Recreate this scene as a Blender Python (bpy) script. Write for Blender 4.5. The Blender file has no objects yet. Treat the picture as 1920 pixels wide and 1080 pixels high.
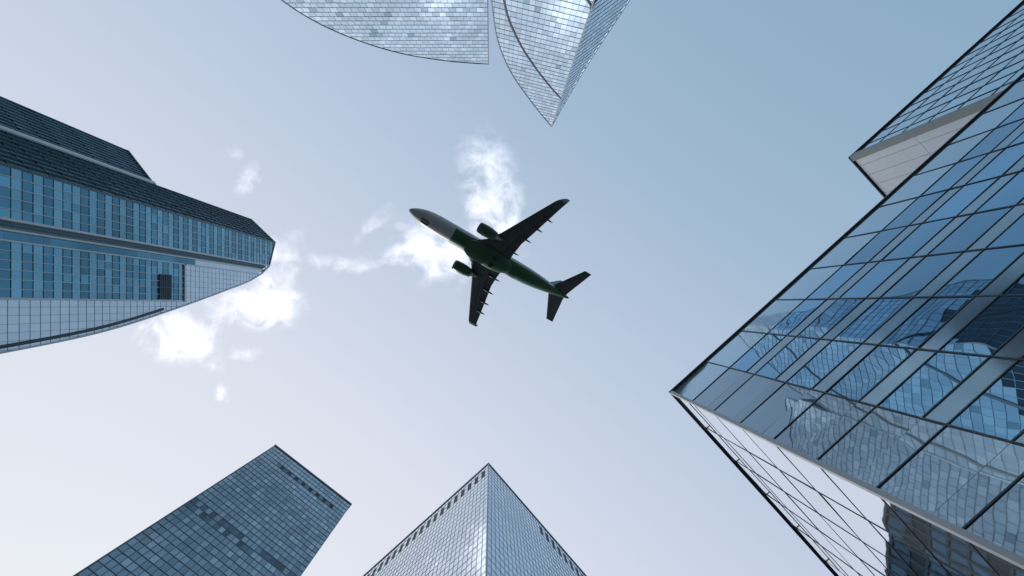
import bpy, math, random
from mathutils import Vector, Matrix
random.seed(7)
EYE = 1.6
scene = bpy.context.scene

# ------------------------------------------------------------------ materials
def new_mat(name):
    m = bpy.data.materials.new(name); m.use_nodes = True
    nt = m.node_tree
    return m, nt, nt.nodes['Principled BSDF']

def plain(name, col, rough=0.5, metal=0.0, noise=0.12, scale=0.6):
    m, nt, b = new_mat(name)
    tc = nt.nodes.new('ShaderNodeTexCoord')
    n = nt.nodes.new('ShaderNodeTexNoise'); n.inputs['Scale'].default_value = scale
    n.inputs['Detail'].default_value = 5
    nt.links.new(tc.outputs['Object'], n.inputs['Vector'])
    mr = nt.nodes.new('ShaderNodeMapRange')
    mr.inputs['To Min'].default_value = 1 - noise; mr.inputs['To Max'].default_value = 1 + noise
    nt.links.new(n.outputs['Fac'], mr.inputs['Value'])
    mx = nt.nodes.new('ShaderNodeVectorMath'); mx.operation = 'SCALE'
    mx.inputs[0].default_value = col
    nt.links.new(mr.outputs[0], mx.inputs['Scale'])
    nt.links.new(mx.outputs[0], b.inputs['Base Color'])
    b.inputs['Roughness'].default_value = rough
    b.inputs['Metallic'].default_value = metal
    return m

def glass(name, tint, metal=0.85, rough=0.04, var=0.15, bscale=0.35, bump=0.02, detail=1.0, smudge=0.10):
    """coated facade glass: tinted mirror, each pane slightly different and slightly warped"""
    m, nt, b = new_mat(name)
    N = nt.nodes.new; L = nt.links.new
    at = N('ShaderNodeAttribute'); at.attribute_name = 'rnd'
    tc = N('ShaderNodeTexCoord')
    off = N('ShaderNodeVectorMath'); off.operation = 'MULTIPLY_ADD'
    comb = N('ShaderNodeCombineXYZ')
    for i in range(3): L(at.outputs['Fac'], comb.inputs[i])
    L(comb.outputs[0], off.inputs[0]); off.inputs[1].default_value = (37, 61, 83)
    L(tc.outputs['Object'], off.inputs[2])
    n = N('ShaderNodeTexNoise'); n.inputs['Scale'].default_value = bscale; n.inputs['Detail'].default_value = detail
    L(off.outputs[0], n.inputs['Vector'])
    bp = N('ShaderNodeBump'); bp.inputs['Strength'].default_value = 1.0; bp.inputs['Distance'].default_value = bump
    L(n.outputs['Fac'], bp.inputs['Height']); L(bp.outputs[0], b.inputs['Normal'])
    mr = N('ShaderNodeMapRange'); mr.inputs['To Min'].default_value = 1 - var; mr.inputs['To Max'].default_value = 1 + var
    L(at.outputs['Fac'], mr.inputs['Value'])
    n2 = N('ShaderNodeTexNoise'); n2.inputs['Scale'].default_value = .06; n2.inputs['Detail'].default_value = 4
    L(tc.outputs['Object'], n2.inputs['Vector'])
    m2 = N('ShaderNodeMapRange'); m2.inputs['From Min'].default_value=.3; m2.inputs['From Max'].default_value=.7
    m2.inputs['To Min'].default_value = 1 - smudge; m2.inputs['To Max'].default_value = 1 + smudge*.6
    L(n2.outputs['Fac'], m2.inputs['Value'])
    mm = N('ShaderNodeMath'); mm.operation='MULTIPLY'; L(mr.outputs[0],mm.inputs[0]); L(m2.outputs[0],mm.inputs[1])
    mx = N('ShaderNodeVectorMath'); mx.operation = 'SCALE'; mx.inputs[0].default_value = tint
    L(mm.outputs[0], mx.inputs['Scale'])
    L(mx.outputs[0], b.inputs['Base Color'])
    b.inputs['Roughness'].default_value = rough
    b.inputs['Metallic'].default_value = metal
    return m

# ------------------------------------------------------------------ mesh builder
class MB:
    def __init__(s): s.v=[]; s.f=[]; s.m=[]; s.r=[]
    def poly(s, pts, mat=0, r=None):
        i=len(s.v); s.v += [tuple(p) for p in pts]; s.f.append(tuple(range(i,i+len(pts))))
        s.m.append(mat); s.r.append(random.random() if r is None else r)
    def box8(s, p, mat=0):      # p: 4 bottom, 4 top
        i=len(s.v); s.v += [tuple(q) for q in p]
        for q in ((0,3,2,1),(4,5,6,7),(0,1,5,4),(1,2,6,5),(2,3,7,6),(3,0,4,7)):
            s.f.append(tuple(i+k for k in q)); s.m.append(mat); s.r.append(0.5)
    def prism(s, foot, z0, z1, mat=0):
        n=len(foot); i=len(s.v)
        s.v += [(x,y,z0) for x,y in foot]+[(x,y,z1) for x,y in foot]
        s.f.append(tuple(i+k for k in range(n))[::-1]); s.f.append(tuple(i+n+k for k in range(n)))
        s.m += [mat]*2; s.r += [0.5]*2
        for k in range(n):
            s.f.append((i+k,i+(k+1)%n,i+n+(k+1)%n,i+n+k)); s.m.append(mat); s.r.append(0.5)
    def build(s, name, mats, parent=None, lift=EYE, smooth=False, fix=False):
        me = bpy.data.meshes.new(name)
        me.from_pydata([(x,y,z+lift) for x,y,z in s.v], [], s.f)
        for m in mats: me.materials.append(m)
        me.polygons.foreach_set('material_index', s.m)
        a = me.attributes.new('rnd','FLOAT','FACE'); a.data.foreach_set('value', s.r)
        if smooth: me.polygons.foreach_set('use_smooth',[True]*len(s.f))
        me.update()
        if fix:
            import bmesh
            bm=bmesh.new(); bm.from_mesh(me); bmesh.ops.recalc_face_normals(bm,faces=bm.faces); bm.to_mesh(me); bm.free()
        o = bpy.data.objects.new(name, me); scene.collection.objects.link(o)
        if parent: o.parent = parent
        return o

def empty(name):
    e = bpy.data.objects.new(name, None); scene.collection.objects.link(e); return e

class Wall:
    """vertical wall plane: origin P (x,y), direction D, outward normal N"""
    def __init__(s, P, D, N):
        s.P=Vector(P); s.D=Vector(D).normalized(); n=Vector(N)
        n = n - s.D*n.dot(s.D); s.N=n.normalized()
    def pt(s, u, z, d=0.0):
        q = s.P + s.D*u + s.N*d; return (q.x,q.y,z)
    def quad(s, mb, u0,u1,z0,z1, mat=0, d=0.0, tilt=0.0, u0t=None,u1t=None):
        u0t = u0 if u0t is None else u0t; u1t = u1 if u1t is None else u1t
        w=max(u1-u0,.1); h=max(z1-z0,.1)
        a=random.gauss(0,tilt)*w/2; b=random.gauss(0,tilt)*h/2
        pts=[s.pt(u0,z0,d-a-b), s.pt(u1,z0,d+a-b), s.pt(u1t,z1,d+a+b), s.pt(u0t,z1,d-a+b)]
        v1=Vector(pts[1])-Vector(pts[0]); v2=Vector(pts[3])-Vector(pts[0])
        if v1.cross(v2).dot(Vector((s.N.x,s.N.y,0)))<0: pts=pts[::-1]
        mb.poly(pts, mat)
    def box(s, mb, u0,u1,z0,z1, d0,d1, mat=0, u0t=None,u1t=None):
        u0t = u0 if u0t is None else u0t; u1t = u1 if u1t is None else u1t
        mb.box8([s.pt(u0,z0,d0),s.pt(u1,z0,d0),s.pt(u1,z0,d1),s.pt(u0,z0,d1),
                 s.pt(u0t,z1,d0),s.pt(u1t,z1,d0),s.pt(u1t,z1,d1),s.pt(u0t,z1,d1)], mat)

def interp(tab, x):
    tab=sorted(tab)
    if x<=tab[0][0]: return tab[0][1]
    for (a,b),(c,d) in zip(tab,tab[1:]):
        if x<=c: return b+(d-b)*(x-a)/(c-a)
    return tab[-1][1]

def smoothtab(tab, n=80):
    t=sorted(tab); out=[]
    for i in range(len(t)-1):
        p0=t[max(i-1,0)]; p1=t[i]; p2=t[i+1]; p3=t[min(i+2,len(t)-1)]
        m1=(p2[1]-p0[1])/(p2[0]-p0[0]) ; m2=(p3[1]-p1[1])/(p3[0]-p1[0]); h=p2[0]-p1[0]
        for k in range(8):
            x=k/8
            y=(2*x**3-3*x*x+1)*p1[1]+(x**3-2*x*x+x)*h*m1+(-2*x**3+3*x*x)*p2[1]+(x**3-x*x)*h*m2
            out.append((p1[0]+x*h,y))
    out.append(t[-1]); return out

def cells(w, mbg, zs, us, lo, hi, chooser, tilt, d=0.0, gap=0.0):
    for i in range(len(zs)-1):
        a,b=zs[i],zs[i+1]
        la,lb,ha,hb=lo(a),lo(b),hi(a),hi(b)
        for j in range(len(us)-1):
            u0,u1=us[j],us[j+1]
            if u1<=min(la,lb) or u0>=max(ha,hb): continue
            A0=min(max(u0,la),ha); A1=min(max(u1,la),ha); B0=min(max(u0,lb),hb); B1=min(max(u1,lb),hb)
            if A1-A0<.02 and B1-B0<.02: continue
            mt=chooser(i,j,(u0+u1)/2,(a+b)/2)
            if mt is None: continue
            w.quad(mbg,A0,A1,a,b,mt,d,tilt,B0,B1)

def vbars(w, mb, us, z0, z1, lo, hi, width, d0, d1, mat=0):
    for u in us:
        n=160; run=[z0+(z1-z0)*k/n for k in range(n+1)]
        ok=[z for z in run if lo(z)-1e-6<=u<=hi(z)+1e-6]
        if len(ok)<2: continue
        w.box(mb,u-width/2,u+width/2,min(ok),max(ok),d0,d1,mat)

def hbars(w, mb, zs, lo, hi, height, d0, d1, mat=0):
    for z in zs:
        a,b=lo(z),hi(z)
        if b-a<.1: continue
        w.box(mb,a,b,z-height/2,z+height/2,d0,d1,mat)

def frange(a,b,s):
    n=max(1,round((b-a)/s)); return [a+(b-a)*k/n for k in range(n+1)]

def ribbon(w, mb, tab, off0, off1, d0, d1, mat=0, z0=-1e9, z1=1e9):
    pts=[p for p in tab if z0<=p[0]<=z1]
    for (za,sa),(zb,sb) in zip(pts,pts[1:]):
        w.box(mb, sa+off0, sa+off1, za, zb, d0, d1, mat, sb+off0, sb+off1)

M_core   = plain('core_dark', (0.03,0.04,0.05), .6)
M_roof   = plain('roof_grey', (0.25,0.26,0.27), .8)
M_frameD = plain('frame_dark', (0.02,0.035,0.05), .4, .3)
M_frameW = plain('frame_white', (0.62,0.66,0.68), .4)
M_trim   = plain('trim_metal', (0.34,0.36,0.38), .4, .4)

# ------------------------------------------------------------------ right: near glass office block
def near_block():
    root=empty('glass_office_building')
    H=40.0; C=(14.08,6.83); D1=Vector((.743,-.669)); D2=Vector((.669,.743))
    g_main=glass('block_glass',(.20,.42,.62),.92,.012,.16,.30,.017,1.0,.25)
    g_end =glass('block_end_glass',(.30,.39,.47),.85,.02,.10,.40,.009,1,.15)
    g_sp  =glass('block_spandrel',(.31,.44,.54),.75,.12,.06,.5,.006)
    g_top =glass('block_parapet_glass',(.48,.63,.74),.8,.04,.06,.4,.008)
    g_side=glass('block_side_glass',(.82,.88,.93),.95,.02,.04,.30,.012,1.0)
    N1=(-.669,-.743); N2=(-.743,.669)
    W1=Wall(C,D1,N1); W2=Wall(C,D2,N2)
    zs=[H,H-3.9]; kind=['top']
    z=H-3.9
    while z>1.0:
        zs.append(z-2.35); kind.append('g'); zs.append(z-3.45); kind.append('s'); z-=3.45
    zs.append(-EYE); kind.append('s')
    zs=zs[::-1]; kind=kind[::-1]
    us=[0]+[3.6+3.6*k for k in range(18)]
    mb=MB(); fr=MB(); tr=MB()
    lo=lambda z:0; hi=lambda z:us[-1]
    floors=[]; z=H-3.9
    while z>-1: floors.append(z); z-=3.45
    def ch(i,j,u,z):
        k=kind[i]
        if k=='top': return 3
        if j==0: return 1
        return 0 if k=='g' else 2
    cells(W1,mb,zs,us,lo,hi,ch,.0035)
    vbars(W1,fr,us[1:],-EYE,H,lo,hi,.07,-.05,.05)
    hbars(W1,fr,[z for z in zs[1:-1]],lambda z:3.6 if z not in floors else 0.15,hi,.07,-.05,.035)
    us2=[0]+[3.4*k for k in range(1,15)]
    zs2=[-EYE]+sorted(floors)+[H]
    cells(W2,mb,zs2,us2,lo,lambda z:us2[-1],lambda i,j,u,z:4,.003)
    vbars(W2,fr,us2[1:],-EYE,H,lo,lambda z:us2[-1],.05,-.05,.03)
    hbars(W2,fr,zs2[1:-1],lambda z:.15,lambda z:us2[-1],.05,-.05,.02)
    q=Vector(C)
    def P(a,b): p=q+D1*a+D2*b; return (p.x,p.y)
    tr.prism([P(-.12,-.12),P(.10,-.12),P(.10,-.05),P(-.05,.10),P(-.12,.10)],-EYE,H+.05,0)
    fr.prism([P(-.14,-.14),P(us[-1],-.14),P(us[-1],.5),P(.5,.5),P(.5,us2[-1]),P(-.14,us2[-1])],H+.06,H+.22)
    W2.box(fr,.6,us2[-1],H-1.1,H-1.02,.26,.31)
    for u in us2[1:]: W2.box(fr,u-.03,u+.03,H-1.09,H-1.03,.0,.27)
    core=MB(); core.prism([P(.35,.35),P(us[-1],.35),P(us[-1],us2[-1]),P(.35,us2[-1])],-EYE,H-.3,0)
    mb.build('curtain_wall',[g_main,g_end,g_sp,g_top,g_side],root)
    fr.build('mullions',[M_frameD],root); tr.build('corner_post',[M_trim],root); core.build('structure',[M_core],root)
    # ---- tall setback volume
    H2=66.0; B=((1597-922)/960*H2,(295-572)/960*H2)
    W3=Wall(B,D1,N1); W4=Wall(B,D2,N2)
    mb=MB(); fr=MB(); sol=MB(); tr=MB()
    g_up=glass('upper_glass',(.54,.69,.80),.85,.04,.08,.30,.012,1.0)
    zz=frange(38,H2,3.4); uu=frange(0,60,2.4)
    cells(W3,mb,zz,uu,lo,lambda z:60,lambda i,j,u,z:0,.004)
    vbars(W3,fr,uu[1:],38,H2,lo,lambda z:60,.08,-.05,.06)
    hbars(W3,fr,zz[1:-1],lo,lambda z:60,.09,-.05,.045)
    zz4=frange(38,H2,9.3); uu4=frange(0,20,1.55)
    for i in range(len(zz4)-1):
        for j in range(len(uu4)-1):
            W4.box(sol,uu4[j]+.02,uu4[j+1]-.02,zz4[i]+.02,zz4[i+1]-.02,-.2,0,0)
    q=Vector(B)
    def P2(a,b): p=q+D1*a+D2*b; return (p.x,p.y)
    tr.prism([P2(-.15,-.18),P2(.75,-.18),P2(.75,-.02),P2(-.03,-.02),P2(-.03,.55),P2(-.15,.55)],38,H2+.1,0)
    fr.prism([P2(-.2,-.22),P2(60,-.22),P2(60,.3),P2(-.2,.3)],H2+.12,H2+.3)
    fr.prism([P2(-.2,.31),P2(.3,.31),P2(.3,20),P2(-.2,20)],H2+.12,H2+.3)
    core=MB(); core.prism([P2(.3,.3),P2(60,.3),P2(60,20),P2(.3,20)],38,H2,0)
    mb.build('upper_curtain_wall',[g_up],root); fr.build('upper_mullions',[M_frameD],root)
    sol.build('metal_panel_flank',[plain('panel_pale',(.74,.79,.81),.4,.35,.05,.3)],root)
    tr.build('upper_corner_trim',[plain('trim_beige',(.34,.36,.35),.5,.2)],root)
    core.build('upper_structure',[M_core],root)
near_block()

# ------------------------------------------------------------------ bottom towers
def box_tower(name, H, corner, Da, Na, La, Db, Nb, Lb, cw, rh, matsA, matsB, frame, fw, chA, chB, tiltA=.006, fd=.08):
    root=empty(name)
    mb=MB(); fr=MB()
    A=Wall(corner,Da,Na); B=Wall(corner,Db,Nb)
    zs=frange(-EYE,H,rh)
    lo=lambda z:0
    ua=frange(0,La,cw); ub=frange(0,Lb,cw)
    cells(A,mb,zs,ua,lo,lambda z:La,chA(len(zs)-1),tiltA)
    cells(B,mb,zs,ub,lo,lambda z:Lb,chB(len(zs)-1),tiltA)
    for w,uu,LL in ((A,ua,La),(B,ub,Lb)):
        vbars(w,fr,uu[1:],-EYE,H,lo,lambda z:LL,fw,-.1,fd)
        hbars(w,fr,zs[1:-1],lo,lambda z:LL,fw*1.3,-.1,fd*.8)
    q=Vector(corner); a=Vector(Da).normalized(); b=Vector(Db).normalized()
    def P(x,y): p=q+a*x+b*y; return (p.x,p.y)
    fr.prism([P(-.12,-.12),P(.12,-.12),P(.12,.0),P(0,.12),P(-.12,.12)],-EYE,H)
    fr.prism([P(-.2,-.2),P(La+.2,-.2),P(La+.2,Lb+.2),P(-.2,Lb+.2)],H+.02,H+.7)
    core=MB(); core.prism([P(.5,.5),P(La,.5),P(La,Lb),P(.5,Lb)],-EYE,H-.05)
    mb.build('curtain_wall',matsA+matsB,root); fr.build('mullions',[frame],root); core.build('structure',[M_core],root)
    pl=MB(); pl.prism([P(La*.3,Lb*.3),P(La*.8,Lb*.3),P(La*.8,Lb*.8),P(La*.3,Lb*.8)],H+.71,H+4); pl.build('roof_plant',[M_roof],root)
    return root

gs1=glass('slab_glass',(.25,.34,.40),.8,.08,.18,.4,.02,1,.25)
gs2=glass('slab_glass_pale',(.35,.45,.51),.8,.08,.14,.4,.02,1,.2)
gs3=plain('slab_louvre',(.018,.024,.03),.6)
gs4=glass('slab_vent_glass',(.11,.16,.20),.8,.12,.35,.4,.02,1,.2)
def chSlab(n):
    def c(i,j,u,z):
        k=n-1-i
        if k==3 and 3<j<20: return 2 if j%2 else 3
        if k in (19,20) and random.random()<.55: return 3
        if k in (35,) and random.random()<.5: return 3
        if k<3: return 1
        return 1 if (random.random()<.08 or (i%2 and random.random()<.30)) else 0
    return c
box_tower('office_tower',150,((515-922)/960*150,(836-572)/960*150),(.79,.614),(.6,-.79),28.2,(-.614,.79),(-.79,-.6),26,
          1.25,2.1,[gs1,gs2,gs3,gs4],[],plain('slab_frame',(.13,.17,.20),.5,.3),.12,chSlab,chSlab,.008)

gc1=glass('corner_glass_a',(.74,.82,.88),.92,.03,.07,.35,.015)
gc2=glass('corner_glass_b',(.48,.64,.76),.9,.03,.07,.35,.015)
def chA(n):
    def c(i,j,u,z):
        k=n-1-i
        if k in (1,2) and j%2==1: return 1
        return 0
    return c
def chB(n):
    def c(i,j,u,z):
        k=n-1-i
        if k in (1,2) and j%2==1 and 16<j<34: return 1
        return 2
    return c
box_tower('office_tower',150,((916-922)/960*150,(870-572)/960*150),(-.743,.669),(-.669,-.743),56,(.655,.755),(.755,-.655),56,
          1.3,2.6,[gc1,gs3,gc2],[],plain('corner_frame',(.24,.32,.38),.4,.4),.09,chA,chB,.004,.05)
gd=glass('street_tower_glass',(.10,.17,.22),.7,.10,.35,.4,.02,1,.3)
box_tower('office_tower',86,(35,62),(1,.12),(.12,-1),26,(-.12,1),(-1,-.12),22,
          1.6,3.4,[gd,gs3],[],plain('street_tower_frame',(.05,.08,.10),.5,.3),.35,lambda n:(lambda i,j,u,z:1 if i%4==0 else 0),lambda n:(lambda i,j,u,z:0),.008,.2)

# ------------------------------------------------------------------ top: curved sail towers
g_s1=glass('sail_glass',(.52,.67,.78),.9,.05,.09,.35,.012)
g_s2=glass('sail_glass_dark',(.32,.46,.56),.85,.06,.15,.35,.012)
g_s3=glass('sail_glass_pale',(.64,.78,.88),.9,.05,.06,.35,.012)
g_s4=glass('sail_glass_painted_shade',(.035,.05,.07),.6,.10,.30,.35,.012)  # lower tower shade put into the glass colour, for the near block's reflection
M_sf=plain('sail_frame',(.14,.20,.25),.4,.4)

def sail_a():
    root=empty('curved_glass_tower')
    y=-(572-120)/960*170
    W=Wall((-1.2,y),(-1,0),(0,1))
    tab=smoothtab([(-EYE,67),(40,66.5),(80,64.5),(110,60.5),(134,54),(146,47.5),(156,37.8),(163.5,26.2),(168,13),(169.6,4),(170,0)])
    hi=lambda z:max(0,interp(tab,z)); lo=lambda z:0
    zs=frange(-EYE,170,2.15); us=frange(0,70,1.9)
    mb=MB(); fr=MB()
    def ch(i,j,u,z):
        r=random.random()
        if r<.04: return 1
        return 2 if r<.22 else 0
    for i in range(len(zs)-1):
        off=.95 if i%2 else 0
        cells(W,mb,zs[i:i+2],[0]+[x+off for x in us],lo,hi,ch,.007)
        for x in us:
            u=x+off
            if u<min(hi(zs[i]),hi(zs[i+1])): W.box(fr,u-.04,u+.04,zs[i],zs[i+1],-.1,.05)
    hbars(W,fr,zs[1:-1],lo,hi,.11,-.1,.06)
    ribbon(W,fr,tab,-.05,.25,-.5,.15)
    W.box(fr,-.3,0,-EYE,170,-.6,.2)
    core=MB()
    for (za,sa),(zb,sb) in zip(tab,tab[1:]): W.box(core,.1,max(sa,.15),za,zb,-26,-.25,0,.1,max(sb,.15))
    mb.build('curtain_wall',[g_s1,g_s2,g_s3],root); fr.build('mullions',[M_sf],root); core.build('structure',[M_core],root)
sail_a()

def sail_b():
    root=empty('curved_glass_tower')
    R=(21.0,-62.8)
    WL=Wall(R,(-.97,-.24),(-.24,.97)); WR=Wall(R,(.8,-.6),(.6,.8))
    tl=smoothtab([(-EYE,23.5),(50,23.6),(90,23),(114,21.6),(131.8,19.8),(147.9,15.4),(164.7,7.9),(174,3.2),(180,0)])
    tr=smoothtab([(-EYE,22),(60,20),(90,17.5),(119,13.8),(130,10.6),(147.5,6.0),(165,2.6),(180,0)])
    mb=MB(); fr=MB(); dk=MB(); core=MB()
    zs=frange(-EYE,180,2.1)
    band=smoothtab([(60,24),(95,21.3),(117,18.4),(127,15.5),(136,11.7),(148,5.2),(156,0)])
    band2=smoothtab([(60,12),(85,9),(100,5),(108,0)])
    for W,t,bd in ((WL,tl,1),(WR,tr,0)):
        hi=lambda z:max(0,interp(t,z)); lo=lambda z:0
        us=frange(0,25,1.35)
        def ch(i,j,u,z):
            r=random.random()
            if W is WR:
                if z<70+31*math.sqrt(max(0,1-((u-8)/11)**2)): return 3  # round-topped dark area painted so the near block mirrors a dark shape
                return 0 if r<.8 else 2
            if z<88-u*.6: return 3
            return 2 if r<.45 else (1 if r<.47 else 0)
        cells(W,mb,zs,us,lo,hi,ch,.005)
        vbars(W,fr,us[1:],-EYE,180,lo,hi,.07,-.1,.05)
        hbars(W,fr,zs[1:-1],lo,hi,.09,-.1,.06)
        ribbon(W,fr,t,-.05,.22,-.4,.15)
    ribbon(WL,dk,band,-.45,.0,.0,.16)  # dark curved ribbons laid over the glass faces
    ribbon(WL,dk,band2,-.5,.0,.0,.16); ribbon(WR,dk,band2,-.5,.0,.0,.16)
    for (za,sa),(zb,sb) in zip(tl,tl[1:]):
        ra,rb=interp(tr,za),interp(tr,zb)
        def ring(z,s,r):
            z=min(z,179.9)
            s=max(s,.3); r=max(r,.3)
            c=.25
            a=WL.pt(0,z,-c*1.2); b=WL.pt(s,z,-c); d=WR.pt(r,z,-c)
            e=(d[0]+(b[0]-a[0]), d[1]+(b[1]-a[1])-2, z)
            return [a,b,e,d]
        core.box8(ring(za,sa,ra)+ring(zb,sb,rb))
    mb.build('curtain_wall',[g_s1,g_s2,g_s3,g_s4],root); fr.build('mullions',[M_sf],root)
    dk.build('dark_curved_bands',[M_frameD],root); core.build('structure',[M_core],root)
    rd=MB()
    q=Vector(R); rd.prism([(q.x-.12,q.y+.05),(q.x+.12,q.y+.05),(q.x+.14,q.y+.22),(q.x-.1,q.y+.24)],-EYE,180); rd.build('corner_post',[M_trim],root)
sail_b()

# ------------------------------------------------------------------ left: stepped tower with sail flank
def left_tower():
    root=empty('stepped_glass_skyscraper')
    X=-67.8
    F=Wall((X,0),(0,1),(1,0))
    tabc=smoothtab([(-EYE,9.6),(40,8.8),(70.6,6.5),(90,4.4),(111,.4),(132,-4.2),(143,-6.8),(151,-9.4)])
    tab=tabc+[(156,-12),(160,-19.5)]
    hi=lambda z:interp(tab,z); lo=lambda z:-19.5
    tg1=glass('teal_glass',(.15,.35,.46),.85,.06,.14,.4,.015,1,.3)
    tg2=glass('teal_glass_dark',(.10,.25,.34),.8,.08,.14,.4,.015,1,.3)
    tg3=glass('teal_spandrel',(.20,.41,.52),.75,.12,.08,.4,.01,1,.2)
    pale=glass('pale_panel',(.72,.81,.88),.5,.25,.04,.4,.01)
    lou=plain('dark_louvre',(.012,.03,.04),.5)
    grey=plain('grey_band',(.22,.27,.30),.5,.3)
    mats=[tg1,tg2,tg3,pale,lou,grey]
    mb=MB(); fw=MB(); fd=MB(); tm=MB()
    zs=frange(-EYE,160,1.75)
    def chG(i,j,u,z):
        if i%2==0: return 2 if random.random()<.92 else 0
        return 1 if random.random()<.85 else 0
    cells(F,mb,zs,frange(-19.5,-12,1.5),lo,lambda z:min(hi(z),-12),chG,.005)
    vbars(F,fw,frange(-19.5,-12,1.5)[:-1],-EYE,160,lo,hi,.08,-.05,.16)
    hbars(F,fd,zs[1:-1],lo,lambda z:min(hi(z),-12),.07,-.05,.06)
    cells(F,mb,frange(-EYE,156,3.8),[-12,-10.5],lo,lambda z:min(hi(z),-10.5),lambda *a:5,.0,-.6)
    cells(F,mb,frange(-EYE,156,3.8),[-10.5,-9.0],lo,lambda z:min(hi(z),-9),lambda i,j,u,z:1 if z<116 else 3,.003,-.25)
    for u,wd in ((-12,.35),(-10.5,.25),(-9.0,.22)):
        vbars(F,fw,[u],-EYE,156 if u<-10 else 150,lo,hi,wd,-.7,.30)
    F.box(fd,-11.6,-11.2,-EYE,154,-.6,-.2)
    zl=[z for z in zs if z<113]+[113]
    cells(F,mb,zl,frange(-9,-.9,1.35),lambda z:-9,lambda z:min(hi(z),-.9),
          lambda i,j,u,z:chG(i,j,u,z),.005,.0)
    vbars(F,fw,frange(-9,-.9,1.35)[1:-1],-EYE,113,lambda z:-9,hi,.08,-.05,.15)
    hbars(F,fd,zl[1:-1],lambda z:-9,lambda z:-.9,.07,-.05,.06)
    F.box(fw,-1.05,-.75,-EYE,112,-.2,.3); F.box(fw,-9.1,-.75,112.6,113.2,-.2,.3)
    F.box(tm,-6.3,-1.2,104.2,108.2,.02,.17)
    for z in frange(104.4,108.0,.6): F.box(fd,-6.25,-1.25,z-.05,z+.05,.17,.24)
    for u in (-6.3,-3.7,-1.2): F.box(fd,u-.06,u+.06,104.2,108.2,.17,.27)
    zp=frange(-EYE,152,1.75)
    cells(F,mb,[z for z in zp if z<113]+[113],frange(-.9,10,1.2),lambda z:-.9,lambda z:max(hi(z),-.9),lambda *a:3,.002)
    cells(F,mb,[113]+[z for z in zp if z>113.2],frange(-9,2,1.2),lambda z:-9,lambda z:max(hi(z),-9),lambda *a:3,.002)
    hbars(F,fd,[z for z in zp if z<111],lambda z:-.9,hi,.05,-.05,.03)
    hbars(F,fd,[z for z in zp if z>114 and z<150],lambda z:-9,hi,.05,-.05,.03)
    vbars(F,fd,frange(-.9,9.9,1.2),-EYE,112,lambda z:-.9,hi,.04,-.05,.03)
    vbars(F,fd,frange(-9,2,1.2)[1:],113.2,151,lambda z:-9,hi,.04,-.05,.03)
    ribbon(F,tm,tab,-.95,-.45,0,.12,z1=108)
    ribbon(F,fw,tab,-.02,.22,-.4,.2,z1=156.5)
    (za,sa),(zb,sb)=tab[-2],tab[-1]
    F.box(fw,sa-.1,sa+.25,za,zb,-.4,.25,0,sb-.1,sb+.25)
    G=Wall((X,-19.5),(-7.5,-7.2),(.7,-.7)); GL=math.hypot(7.5,7.2)
    one=lambda v:(lambda z:v)
    cells(G,mb,frange(-EYE,160,3.5),frange(0,GL,1.3),one(0),one(GL),lambda i,j,u,z:1 if z<154 else 2,.004)
    vbars(G,fd,frange(0,GL,1.3),-EYE,160,one(0),one(GL),.30,-.05,.24)
    vbars(G,tm,frange(0,GL,1.3),-EYE,160,one(0),one(GL),.10,.24,.28)
    hbars(G,fd,frange(-EYE,160,3.5),one(0),one(GL),.16,-.05,.10)
    G.box(fw,-.15,GL,159.6,160.2,-.3,.35)
    S=Wall((X-7.5,-26.7),(-5.9,-7.6),(.79,-.61)); SL=math.hypot(5.9,7.6)
    cells(S,mb,frange(-EYE,114,3.8),frange(0,SL,1.3),one(0),one(SL),lambda i,j,u,z:0 if i%2 else 2,.004)
    vbars(S,fd,frange(0.75,SL,.9),-EYE,114,one(0),one(SL),.22,-.05,.20)
    hbars(S,fd,frange(-EYE,114,3.8),one(0),one(SL),.12,-.05,.10)
    S.box(fw,-.1,.75,-EYE,114.3,-.1,.55)
    S.box(fd,0,SL,113.8,114.3,-.3,.32)
    core=MB()
    core.prism([(X-.7,-19.4),(X-.7,-12),(X-27,-12),(X-27,-26.5),(X-7.8,-26.5)],-EYE,155.8)
    core.prism([(X-1.2,-19.2),(X-1.2,-16),(X-26,-16),(X-26,-26.2),(X-8.2,-26.2)],155.9,159.5)
    core.prism([(X-8.0,-26.8),(X-13.8,-34.2),(X-38,-34.2),(X-38,-26.8)],-EYE,113.7)
    for (za,sa),(zb,sb) in zip(tabc,tabc[1:]):
        F.box(core,-11.9,sa-.1,za,zb,-27,-.65,0,-11.9,max(sb-.1,-11.8))
    mb.build('curtain_wall',mats,root); fw.build('pale_fins',[M_frameW],root); fd.build('dark_fins',[plain('fin_teal',(.05,.12,.15),.4,.4)],root)
    tm.build('dark_bands',[plain('band_dark',(.02,.035,.045),.5)],root); core.build('structure',[M_core],root)
left_tower()

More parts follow.
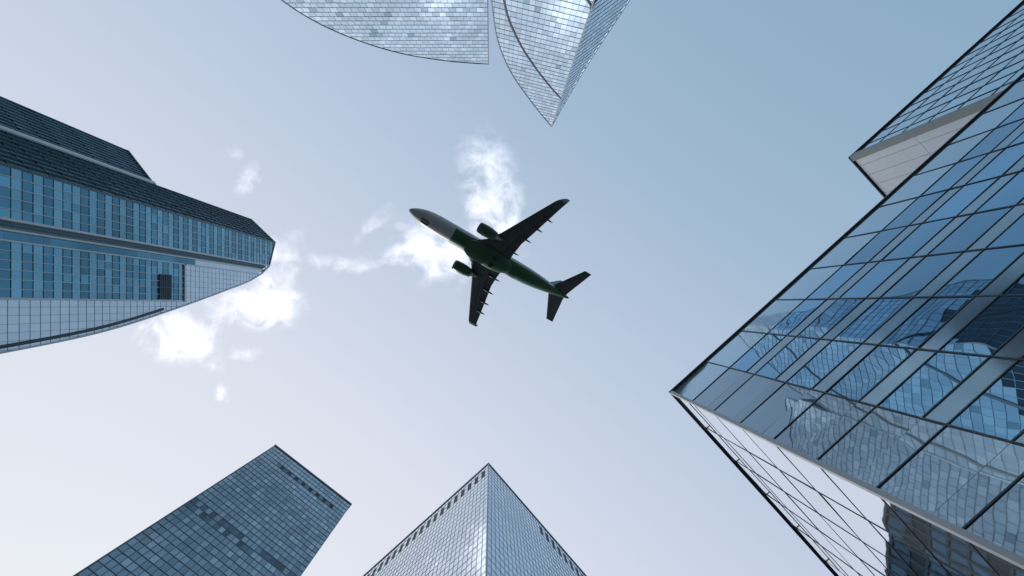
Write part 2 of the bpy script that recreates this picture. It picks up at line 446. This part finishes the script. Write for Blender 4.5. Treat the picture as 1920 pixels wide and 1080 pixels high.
# ------------------------------------------------------------------ airliner
def airliner():
    root=empty('passenger_airplane')
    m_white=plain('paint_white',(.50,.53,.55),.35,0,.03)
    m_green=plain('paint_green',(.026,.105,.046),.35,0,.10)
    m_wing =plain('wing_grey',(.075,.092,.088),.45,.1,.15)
    m_dark =plain('dark_parts',(.01,.012,.014),.5)
    m_metal=plain('engine_metal',(.16,.17,.17),.35,.8)
    def loft(secs, seg, matf):
        mb=MB(); vs=[]
        for (x,ry,rz,zc) in secs:
            vs.append([(x,ry*math.cos(2*math.pi*k/seg),zc+rz*math.sin(2*math.pi*k/seg)) for k in range(seg)])
        for r in vs: mb.v+=r
        for i in range(len(vs)-1):
            for k in range(seg):
                k2=(k+1)%seg
                mb.f.append((i*seg+k,i*seg+k2,(i+1)*seg+k2,(i+1)*seg+k))
                c=[(a+b)/2 for a,b in zip(vs[i][k],vs[i+1][k2])]
                mb.m.append(matf(*c)); mb.r.append(.5)
        for ring,rev in ((0,1),(len(vs)-1,0)):
            f=[ring*seg+k for k in range(seg)]
            mb.f.append(tuple(f[::-1] if rev else f)); mb.m.append(mb.m[0 if rev else -1]); mb.r.append(.5)
        return mb
    key=[(0,.06,.06,-.45),(.25,.38,.36,-.42),(.7,.68,.66,-.36),(1.4,1.03,1.0,-.26),(2.4,1.36,1.38,-.14),(3.6,1.62,1.70,-.04),(5,1.80,1.90,0),(6.8,1.88,2.0,0)]
    x=7.4
    while x<25.5: key.append((x,1.88,2.0,0)); x+=.6
    key+=[(26.5,1.86,1.97,.03),(28,1.78,1.86,.12),(30,1.58,1.62,.3),(32,1.3,1.34,.52),(34,.98,1.04,.76),(36,.64,.70,.98),(37.6,.36,.40,1.12),(38.3,.2,.24,1.18),(38.5,.08,.1,1.2)]
    def fm(x,y,z):
        if x>33.5: return 1
        if x<9.6: return 0
        if x<14 : return 1 if z<-.75 else 0
        return 1 if z<-.55 + max(0,(x-27))*.10 else 0
    parts=[]
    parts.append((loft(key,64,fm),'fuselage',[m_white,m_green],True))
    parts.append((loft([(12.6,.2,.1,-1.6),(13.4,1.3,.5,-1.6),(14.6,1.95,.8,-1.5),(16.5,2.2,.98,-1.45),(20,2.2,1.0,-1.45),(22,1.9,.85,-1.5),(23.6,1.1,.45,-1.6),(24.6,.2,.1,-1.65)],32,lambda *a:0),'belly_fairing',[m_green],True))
    def surface(st, side, name, mats, mf=None, vertical=False):
        mb=MB(); prof=[(0,0),(.06,.42),(.2,.85),(.4,1.0),(.65,.72),(.9,.22),(1,.02),(.9,-.12),(.65,-.42),(.4,-.6),(.2,-.55),(.06,-.32)]
        n=len(prof)
        for (s,a,b,z,t) in st:
            for (c,h) in prof:
                if vertical: mb.v.append((a+(b-a)*c, h*t*.5, s))
                else: mb.v.append((a+(b-a)*c, side*s, z+h*t*.5))
        for i in range(len(st)-1):
            for k in range(n):
                q=(i*n+k,i*n+(k+1)%n,(i+1)*n+(k+1)%n,(i+1)*n+k)
                mb.f.append(q if side>0 else q[::-1]); mb.m.append(0); mb.r.append(.5)
        mb.f.append(tuple(range(n))); mb.f.append(tuple(range((len(st)-1)*n,len(st)*n))); mb.m+=[0,0]; mb.r+=[.5,.5]
        parts.append((mb,name,mats,False))
    for side,nm in ((-1,'port'),(1,'starboard')):
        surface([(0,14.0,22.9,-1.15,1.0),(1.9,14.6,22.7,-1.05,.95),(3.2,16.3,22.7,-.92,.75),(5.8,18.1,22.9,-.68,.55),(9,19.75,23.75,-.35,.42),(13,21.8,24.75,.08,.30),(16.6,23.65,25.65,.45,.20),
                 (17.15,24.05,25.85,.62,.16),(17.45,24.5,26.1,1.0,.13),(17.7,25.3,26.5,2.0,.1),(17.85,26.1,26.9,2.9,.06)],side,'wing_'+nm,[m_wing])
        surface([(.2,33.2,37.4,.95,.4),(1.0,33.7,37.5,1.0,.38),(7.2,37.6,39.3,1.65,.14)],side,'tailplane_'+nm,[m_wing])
        mb=MB()
        def strip(s0,s1,f0,f1,dz):
            tb=[(1.9,14.6,22.7,-1.05,.95),(3.2,16.3,22.7,-.92,.75),(5.8,18.1,22.9,-.68,.55),(9,19.75,23.75,-.35,.42),(13,21.8,24.75,.08,.30),(16.6,23.65,25.65,.45,.20)]
            def at(s,f):
                a=interp([(t[0],t[1]) for t in tb],s); b=interp([(t[0],t[2]) for t in tb],s); z=interp([(t[0],t[3]) for t in tb],s); t=interp([(t[0],t[4]) for t in tb],s)
                h=interp([(0,0),(.06,-.32),(.2,-.55),(.4,-.6),(.65,-.42),(.9,-.12),(1,.02)],f)
                return (a+(b-a)*f, side*s, z+h*t*.5-dz)
            n=8
            for k in range(n):
                a=s0+(s1-s0)*k/n; b=s0+(s1-s0)*(k+1)/n
                p=[at(a,f0),at(a,f1),at(b,f1),at(b,f0)]
                mb.box8([(x,y,z-.02) for x,y,z in p]+p)
        strip(2.4,5.7,.70,.715,.01); strip(6.2,12.2,.70,.72,.01); strip(12.6,16,.72,.74,.01)
        strip(6.0,16.3,.13,.145,.01); strip(12.3,12.42,.70,.98,.01); strip(5.85,5.97,.68,.98,.01)
        strip(6.3,15.5,.40,.412,.012)
        parts.append((mb,'wing_seams_'+nm,[m_dark],False))
        for s,xc,zc,L in ((3.6,22.3,-1.25,2.3),(7.2,23.1,-.85,2.1),(10.2,24.0,-.5,1.8),(12.9,24.7,-.2,1.5)):
            secs=[(xc-L*.75,.03,.03,zc+.1),(xc-L*.45,.15,.18,zc),(xc,.19,.24,zc),(xc+L*.35,.14,.17,zc-.03),(xc+L*.62,.02,.03,zc-.02)]
            mb=loft(secs,12,lambda *a:0); mb.v=[(x,y+side*s,z) for x,y,z in mb.v]
            parts.append((mb,'flap_fairing_%s_%d'%(nm,int(s)),[m_wing],True))
        ey,ez=side*4.9,-2.05
        mb=loft([(13.55,.80,.80,0),(13.35,.90,.88,0),(13.28,.97,.94,0),(13.4,1.04,1.0,0),(13.8,1.12,1.08,0),(14.8,1.18,1.13,0),(15.9,1.12,1.08,.02),(16.9,.94,.92,.05),(17.3,.85,.84,.06),(17.3,.60,.60,.06),(17.9,.46,.46,.06),(18.3,.30,.30,.06),(18.8,.05,.05,.06)],28,
                lambda x,y,z: 2 if x<13.6 and math.hypot(y,z)<.88 else (1 if x<13.45 or x>17.25 else 0))
        mb.v=[(x,y+ey,z+ez) for x,y,z in mb.v]
        parts.append((mb,'engine_'+nm,[m_green,m_metal,m_dark],True))
        mb=MB()
        for k in range(20):
            a=2*math.pi*k/20; c,s_=math.cos(a),math.sin(a); c2,s2=math.cos(a+.2),math.sin(a+.2)
            mb.poly([(13.5,ey+.2*c,ez+.2*s_),(13.5,ey+.76*c,ez+.76*s_),(13.62,ey+.76*c2,ez+.76*s2),(13.62,ey+.2*c2,ez+.2*s2)])
        parts.append((mb,'fan_'+nm,[m_metal],False))
        mb=MB(); t=.17
        pl=[(14.4,-1.1),(18.6,-.62),(20.6,-.9),(17.6,-1.55)]
        mb.box8([(x,ey-t,z+(0)) for x,z in pl]+[(x,ey+t,z) for x,z in pl]); parts.append((mb,'pylon_'+nm,[m_green],False))
        mb=loft([(-.19,.42,.42,0),(-.15,.52,.52,0),(.15,.52,.52,0),(.19,.42,.42,0)],24,lambda *a:0)
        mb.v=[(19.6+y,side*.85+z,-2.42+x*.4) for x,y,z in mb.v]
        parts.append((mb,'main_wheel_'+nm,[m_dark],False))
        mb=MB()
        x=6.0
        while x<31:
            if not 14.2<x<14.6:
                zc=.55; 
                ry=interp([(k[0],k[1]) for k in key],x); rz=interp([(k[0],k[2]) for k in key],x); z0=interp([(k[0],k[3]) for k in key],x)
                q=lambda zz: ry*math.sqrt(max(0,1-((zz-z0)/rz)**2))+.012
                za,zb=zc-.17,zc+.17
                mb.poly([(x,side*q(za),za),(x+.24,side*q(za),za),(x+.24,side*q(zb),zb),(x,side*q(zb),zb)])
            x+=.52
        parts.append((mb,'cabin_windows_'+nm,[m_dark],False))
    mb=MB()
    for (x0,x1,y0,y1,z) in ((2.9,4.6,-.32,.32,-1.78),):
        mb.box8([(x0,y0,z+.25),(x1,y0,z-.08),(x1,y1,z-.08),(x0,y1,z+.25),(x0,y0,z+.7),(x1,y0,z+.5),(x1,y1,z+.5),(x0,y1,z+.7)])
    for s in (-1,1):
        mb.box8([(2.9,s*.34,-2.1),(4.5,s*.34,-2.3),(4.5,s*.38,-2.3),(2.9,s*.38,-2.1),(2.9,s*.34,-1.4),(4.5,s*.34,-1.6),(4.5,s*.38,-1.6),(2.9,s*.38,-1.4)])
    parts.append((mb,'nose_gear_bay',[m_dark],False))
    surface([(1.6,29.2,37.6,0,.30),(2.1,31.6,37.7,0,.36),(3.0,32.9,38.0,0,.34),(8.4,37.2,39.6,0,.16)],1,'tail_fin',[m_green],vertical=True)
    for mb,nm,mats,sm in parts:
        if not nm.startswith('wing'):   # stretched rear fuselage
            mb.v=[(x+1.05*min(1,max(0,(x-25)/8)),y,z) for x,y,z in mb.v]
        mb.build(nm,mats,root,lift=0,smooth=sm,fix=True)
    p=math.radians(15.5); r=math.radians(27)
    back=Vector((.877,.48,0)).normalized(); lat=Vector((back.y,-back.x,0)); Z=Vector((0,0,1))
    Xa=back*math.cos(p)+Z*math.sin(p); upp=Z*math.cos(p)-back*math.sin(p)
    w1=lat*math.cos(r)-upp*math.sin(r); Up=upp*math.cos(r)+lat*math.sin(r); Ya=-w1
    M=Matrix((Xa,Ya,Up)).transposed()
    c=Vector((-.15,-10.3,107+EYE)); o=c-M@Vector((19.2,0,0))
    root.matrix_world=Matrix.Translation(o)@M.to_4x4()
airliner()

# ------------------------------------------------------------------ clouds (thin sheets high above the city)
def cloud_material(name, amp, gain):
    m=bpy.data.materials.new(name); m.use_nodes=True; nt=m.node_tree; nt.nodes.clear()
    N=nt.nodes.new; L=nt.links.new
    out=N('ShaderNodeOutputMaterial'); uv=N('ShaderNodeUVMap'); uv.uv_map='UVMap'
    geo=N('ShaderNodeNewGeometry')
    wn=N('ShaderNodeTexNoise'); wn.inputs['Scale'].default_value=.012; wn.inputs['Detail'].default_value=5
    L(geo.outputs['Position'],wn.inputs['Vector'])
    ws=N('ShaderNodeVectorMath'); ws.operation='MULTIPLY_ADD'; L(wn.outputs['Color'],ws.inputs[0]); ws.inputs[1].default_value=(.8,.8,0); ws.inputs[2].default_value=(-.4,-.4,0)
    wa=N('ShaderNodeVectorMath'); wa.operation='ADD'; L(uv.outputs[0],wa.inputs[0]); L(ws.outputs[0],wa.inputs[1])
    ln=N('ShaderNodeVectorMath'); ln.operation='LENGTH'; L(wa.outputs[0],ln.inputs[0])
    n=N('ShaderNodeTexNoise'); n.inputs['Scale'].default_value=.017; n.inputs['Detail'].default_value=12; n.inputs['Roughness'].default_value=.60; n.inputs['Distortion'].default_value=.4
    L(geo.outputs['Position'],n.inputs['Vector'])
    c1=N('ShaderNodeMath'); c1.operation='MULTIPLY_ADD'; L(n.outputs['Fac'],c1.inputs[0]); c1.inputs[1].default_value=3.0; c1.inputs[2].default_value=-1.5
    a=N('ShaderNodeMath'); a.operation='MULTIPLY_ADD'; L(ln.outputs['Value'],a.inputs[0]); a.inputs[1].default_value=-1.25; a.inputs[2].default_value=amp
    b=N('ShaderNodeMath'); b.operation='ADD'; L(a.outputs[0],b.inputs[0]); L(c1.outputs[0],b.inputs[1])
    mr=N('ShaderNodeMapRange'); mr.interpolation_type='SMOOTHSTEP'; mr.inputs['From Min'].default_value=-.3; mr.inputs['From Max'].default_value=1.35
    L(b.outputs[0],mr.inputs['Value'])
    l0=N('ShaderNodeVectorMath'); l0.operation='LENGTH'; L(uv.outputs[0],l0.inputs[0])
    fd=N('ShaderNodeMapRange'); fd.interpolation_type='SMOOTHSTEP'; fd.inputs['From Min'].default_value=1.0; fd.inputs['From Max'].default_value=.45; L(l0.outputs['Value'],fd.inputs['Value'])
    mm=N('ShaderNodeMath'); mm.operation='MULTIPLY'; L(mr.outputs[0],mm.inputs[0]); L(fd.outputs[0],mm.inputs[1])
    tr=N('ShaderNodeBsdfTransparent'); tl=N('ShaderNodeBsdfTranslucent')
    mul=N('ShaderNodeVectorMath'); mul.operation='SCALE'; mul.inputs[0].default_value=(.95*gain,.84*gain,.76*gain); L(mm.outputs[0],mul.inputs['Scale'])
    L(mul.outputs[0],tl.inputs['Color'])
    ad=N('ShaderNodeAddShader'); L(tr.outputs[0],ad.inputs[0]); L(tl.outputs[0],ad.inputs[1])
    L(ad.outputs[0],out.inputs['Surface'])
    return m
M_cloud=cloud_material('cloud_vapour',.92,.80); M_wisp=cloud_material('cloud_wisp',.62,.5)
def cloud(u,v,ru,rv,rot=0,mat=None):
    Zc=1200
    cx,cy=u*Zc,v*Zc; ru*=Zc*1.45; rv*=Zc*1.45
    n=16; vs=[]; fs=[]; uvs=[]
    for i in range(n+1):
        for j in range(n+1):
            a=-1+2*i/n; b=-1+2*j/n
            x=a*ru; y=b*rv; c,s=math.cos(rot),math.sin(rot)
            vs.append((cx+x*c-y*s, cy+x*s+y*c, Zc+ (1-a*a)*(1-b*b)*20)); uvs.append((a,b))
    for i in range(n):
        for j in range(n): fs.append((i*(n+1)+j,i*(n+1)+j+1,(i+1)*(n+1)+j+1,(i+1)*(n+1)+j))
    me=bpy.data.meshes.new('cloud'); me.from_pydata(vs,[],fs); me.materials.append(mat or M_cloud)
    ul=me.uv_layers.new(name='UVMap')
    for l in me.loops: ul.data[l.index].uv=uvs[l.vertex_index]
    o=bpy.data.objects.new('cloud',me); scene.collection.objects.link(o)
for u,v,ru,rv,rot in (
    (.002,-.215,.056,.12,-.25),(-.125,-.105,.09,.062,0.2),(-.465,.0,.09,.05,.0),(-.62,.06,.085,.05,.1),
    (-.10,.50,.06,.09,0),(-.315,.61,.07,.045,0)):
    cloud(u,v,ru,rv,rot)
for u,v,ru,rv,rot in ((-.42,-.09,.05,.09,.2),(-.51,-.30,.03,.022,0),(-.475,-.255,.03,.045,.6),(-.235,-.155,.06,.02,-.7),(-.32,-.085,.13,.022,0.1),(-.485,.095,.035,.02,0),(-.55,.12,.03,.02,0),(-.53,.175,.02,.025,0)):
    cloud(u,v,ru,rv,rot,M_wisp)

# ------------------------------------------------------------------ ground
def ground():
    m,nt,b=new_mat('paving'); N=nt.nodes.new; L=nt.links.new
    tc=N('ShaderNodeTexCoord'); br=N('ShaderNodeTexBrick'); br.inputs['Scale'].default_value=1
    br.inputs['Color1'].default_value=(.22,.215,.21,1); br.inputs['Color2'].default_value=(.27,.265,.26,1); br.inputs['Mortar'].default_value=(.10,.10,.10,1)
    br.inputs['Brick Width'].default_value=1.2; br.inputs['Row Height'].default_value=.6; br.inputs['Mortar Size'].default_value=.01
    L(tc.outputs['Object'],br.inputs['Vector']); L(br.outputs['Color'],b.inputs['Base Color']); b.inputs['Roughness'].default_value=.8
    g=MB(); g.poly([(-3000,-3000,0),(3000,-3000,0),(3000,3000,0),(-3000,3000,0)])
    g.build('ground',[plain('ground_asphalt',(.08,.08,.08),.9,0,.2,.05)],lift=0)
    g=MB(); g.poly([(-60,-55,.004),(60,-55,.004),(60,45,.004),(-60,45,.004)]); g.build('plaza_pavement',[m],lift=0)
ground()

# ------------------------------------------------------------------ sky and sun
EL=math.radians(34)
sd=Vector((-.62,.78,0)).normalized()
az=math.atan2(sd.x,sd.y)
w=bpy.data.worlds.new('World'); scene.world=w; w.use_nodes=True
nt=w.node_tree; bg=nt.nodes['Background']; N=nt.nodes.new; L=nt.links.new
sky=N('ShaderNodeTexSky'); sky.sky_type='NISHITA'; sky.sun_disc=False
sky.sun_elevation=EL; sky.sun_rotation=az; sky.altitude=50; sky.air_density=1.0; sky.dust_density=2.0; sky.ozone_density=1.0
tc=N('ShaderNodeTexCoord'); dt=N('ShaderNodeVectorMath'); dt.operation='DOT_PRODUCT'
L(tc.outputs['Generated'],dt.inputs[0]); dt.inputs[1].default_value=(sd.x,sd.y,0)
mr=N('ShaderNodeMapRange'); mr.inputs['From Min'].default_value=-1; mr.inputs['From Max'].default_value=1; L(dt.outputs['Value'],mr.inputs['Value'])
cr=N('ShaderNodeValToRGB'); L(mr.outputs[0],cr.inputs[0]); e=cr.color_ramp.elements
e[0].position=.12; e[0].color=(.26,.42,.58,1); e[1].position=.90; e[1].color=(.87,.89,.94,1)
for p,c in ((.32,(.39,.53,.69,1)),(.5,(.57,.655,.81,1)),(.68,(.76,.80,.90,1))):
    q=e.new(p); q.color=c
sc=N('ShaderNodeVectorMath'); sc.operation='SCALE'; sc.inputs['Scale'].default_value=10; L(cr.outputs[0],sc.inputs[0])
mx=N('ShaderNodeMix'); mx.data_type='RGBA'; mx.inputs['Factor'].default_value=.92
L(sky.outputs[0],mx.inputs['A']); L(sc.outputs[0],mx.inputs['B'])
L(mx.outputs['Result'],bg.inputs['Color']); bg.inputs['Strength'].default_value=.10
sl=bpy.data.lights.new('sun','SUN'); sl.energy=2.6; sl.angle=math.radians(.5); sl.color=(1,.96,.90)
so=bpy.data.objects.new('sun',sl); scene.collection.objects.link(so)
dirv=-(sd*math.cos(EL)+Vector((0,0,math.sin(EL))))
so.rotation_euler=dirv.to_track_quat('-Z','Y').to_euler(); so.location=(-100,120,200)

# ------------------------------------------------------------------ camera: lying on the plaza, looking straight up
cd=bpy.data.cameras.new('camera'); cam=bpy.data.objects.new('camera',cd); scene.collection.objects.link(cam)
cam.location=(0,0,EYE); cam.rotation_euler=(math.pi,0,0)
cd.sensor_width=36; cd.lens=18; cd.shift_x=38/1920; cd.shift_y=32/1920
cd.clip_start=.1; cd.clip_end=6000
scene.camera=cam
scene.view_settings.view_transform='Standard'; scene.view_settings.look='None'; scene.view_settings.exposure=0
